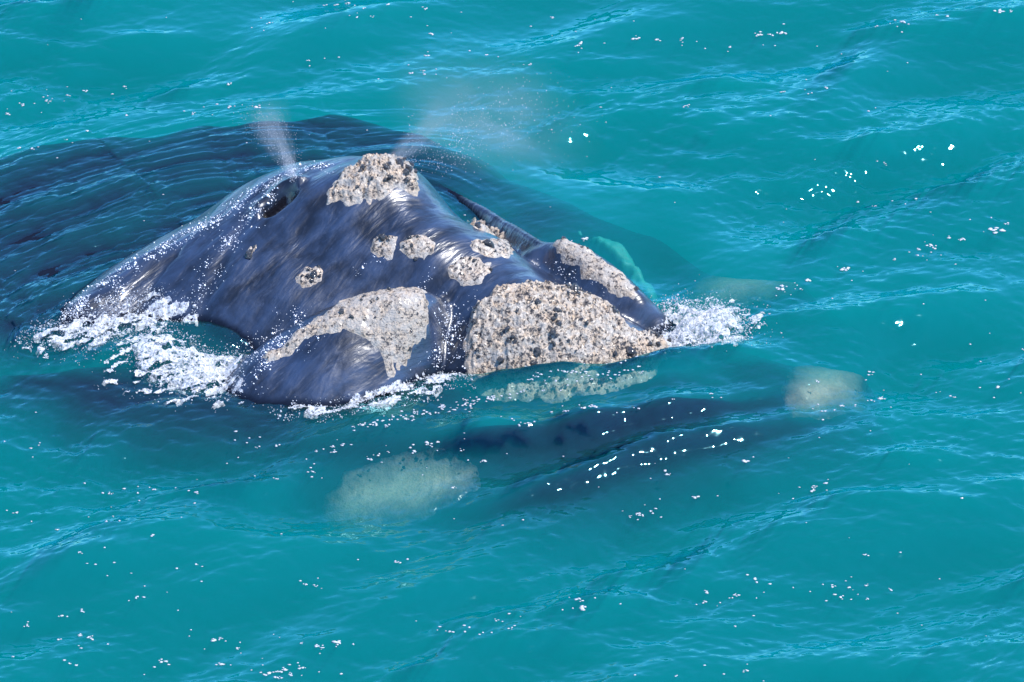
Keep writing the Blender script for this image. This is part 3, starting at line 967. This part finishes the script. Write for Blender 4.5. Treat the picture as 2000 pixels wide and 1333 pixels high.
def plume(base, n, length, lean, w0, w1, curl, seed, label, r0=0.0014, fade=1.0, name='spout_mist'):
    """Droplets thrown up from a blowhole: a jet that widens, leans with the wind and thins out."""
    r = np.random.default_rng(seed)
    t = r.uniform(0, 1, n * 3) ** (1.0 + 0.6 * fade)
    w = w0 + (w1 - w0) * t
    lx, ly, lz = lean
    x = base[0] + lx * length * t ** 1.3 + r.normal(0, 1, n * 3) * w
    y = base[1] + ly * length * t ** 1.3 + r.normal(0, 1, n * 3) * w
    z = base[2] + lz * length * t + r.normal(0, 1, n * 3) * w * 0.4
    wob = curl * t * perlin(z * 3.0, y * 2.0, seed)
    x = x + wob
    dens = 0.5 + 0.9 * fbm(x * 4.0 + z * 1.5, z * 4.0, 3, seed + 2)
    keep = (r.uniform(0, 1, n * 3) < np.clip(dens, 0.03, 1)) & (z > sea_height(x, y) + 0.02)
    P = np.stack([x, y, z], -1)[keep][:n]
    R = r0 * np.exp(r.normal(0, 0.35, len(P)))
    return tag(octa_cloud(name, P, R, M_MIST), label, 'mist', kind='stuff')


def mist(name, base, scale, rot, density, nscale, label, jet=True, seed=0.0):
    """Soft breath: a closed cone (jet) or ball of fine mist, thinning outwards."""
    m = Nodes(name)
    c = m.n('ShaderNodeTexCoord').outputs['Object']
    off = m.n('ShaderNodeVectorMath', {0: c, 1: (seed, seed * 0.7, 0)}, operation='ADD').outputs[0]
    nz = m.ramp(m.noise(m.n('ShaderNodeMapping', {'Vector': off, 'Scale': (1, 1, 0.45 if jet else 1)}).outputs[0], nscale, 4, 0.62, 0.8), [(0.36, 0.0), (0.70, 1.0)])
    xyz = m.n('ShaderNodeSeparateXYZ', {0: c})
    if jet:
        r = m.math('SQRT', m.math('ADD', m.math('POWER', xyz.outputs[0], 2.0), m.math('POWER', xyz.outputs[1], 2.0)))
        w = m.math('ADD', 0.12, m.math('MULTIPLY', xyz.outputs[2], 0.85))
        side = m.ramp(m.math('DIVIDE', r, w), [(0.0, 1.0), (1.0, 0.0)], 'EASE')
        fall = m.math('MULTIPLY', side, m.ramp(xyz.outputs[2], [(0.0, 1.0), (0.35, 0.35), (1.0, 0.0)]))
    else:
        ln = m.n('ShaderNodeVectorMath', {0: c}, operation='LENGTH').outputs['Value']
        fall = m.ramp(ln, [(0.0, 1.0), (0.9, 0.0)], 'EASE')
        fall = m.math('MULTIPLY', fall, fall)
    dn = m.math('MULTIPLY', m.math('MULTIPLY', nz, fall), density)
    mat = m.done(None, m.n('ShaderNodeVolumePrincipled', {'Color': (0.97, 0.97, 1.0, 1), 'Density': dn, 'Anisotropy': 0.0}).outputs[0])
    mat.cycles.volume_step_rate = 1.0
    rings = [(0.0, 0.0), (0.14, 0.0), (0.6, 0.5), (1.0, 1.0), (0.0, 1.0)] if jet else [(math.sin(math.pi * j / 10), -math.cos(math.pi * j / 10)) for j in range(11)]
    n = 20
    V = [(0, 0, rings[0][1])] + [(r * math.cos(2 * math.pi * i / n), r * math.sin(2 * math.pi * i / n), z) for r, z in rings[1:-1] for i in range(n)] + [(0, 0, rings[-1][1])]
    F = [(0, 1 + (i + 1) % n, 1 + i) for i in range(n)]
    for j in range(len(rings) - 3):
        F += [(1 + j * n + i, 1 + j * n + (i + 1) % n, 1 + (j + 1) * n + (i + 1) % n, 1 + (j + 1) * n + i) for i in range(n)]
    k = 1 + (len(rings) - 3) * n
    F += [(k + i, k + (i + 1) % n, len(V) - 1) for i in range(n)]
    o = mesh_obj(name, V, F, mat)
    o.location, o.scale, o.rotation_euler = base, scale, rot
    return tag(o, label, 'mist', kind='stuff')


M_MIST = mat_simple('breath_droplets', (0.9, 0.91, 0.95), 0.4, 0.0, 0.02, 10, 0.0, 0.5)
mist('spout_mist', at(578, 356, 0.97), (0.34, 0.34, 0.95), (0, math.radians(-20), 0), 13.0, 5.0, 'thin spout of breath rising from the near blowhole')
mist('spout_mist', at(752, 322, 1.12), (0.38, 0.38, 0.95), (0, math.radians(48), 0), 8.0, 5.0, 'short slanting spout behind the crown callosity', True, 3.0)
mist('drifting_mist', at(960, 225, 0.85), (1.7, 0.9, 1.1), (0, math.radians(25), 0), 0.75, 1.6, 'faint mist drifting to the side behind the crown', False)
plume(at(576, 352, 1.0), 1500, 0.80, (-0.36, 0.05, 0.90), 0.022, 0.14, 0.12, 5, 'fine droplets thrown up with the near spout', name='spout_droplets')
plume(at(790, 330, 1.0), 1300, 1.5, (0.80, 0.35, 0.25), 0.05, 0.40, 0.20, 6, 'fine droplets blown past the crown callosity', 0.0018, 0.0, 'spout_droplets')
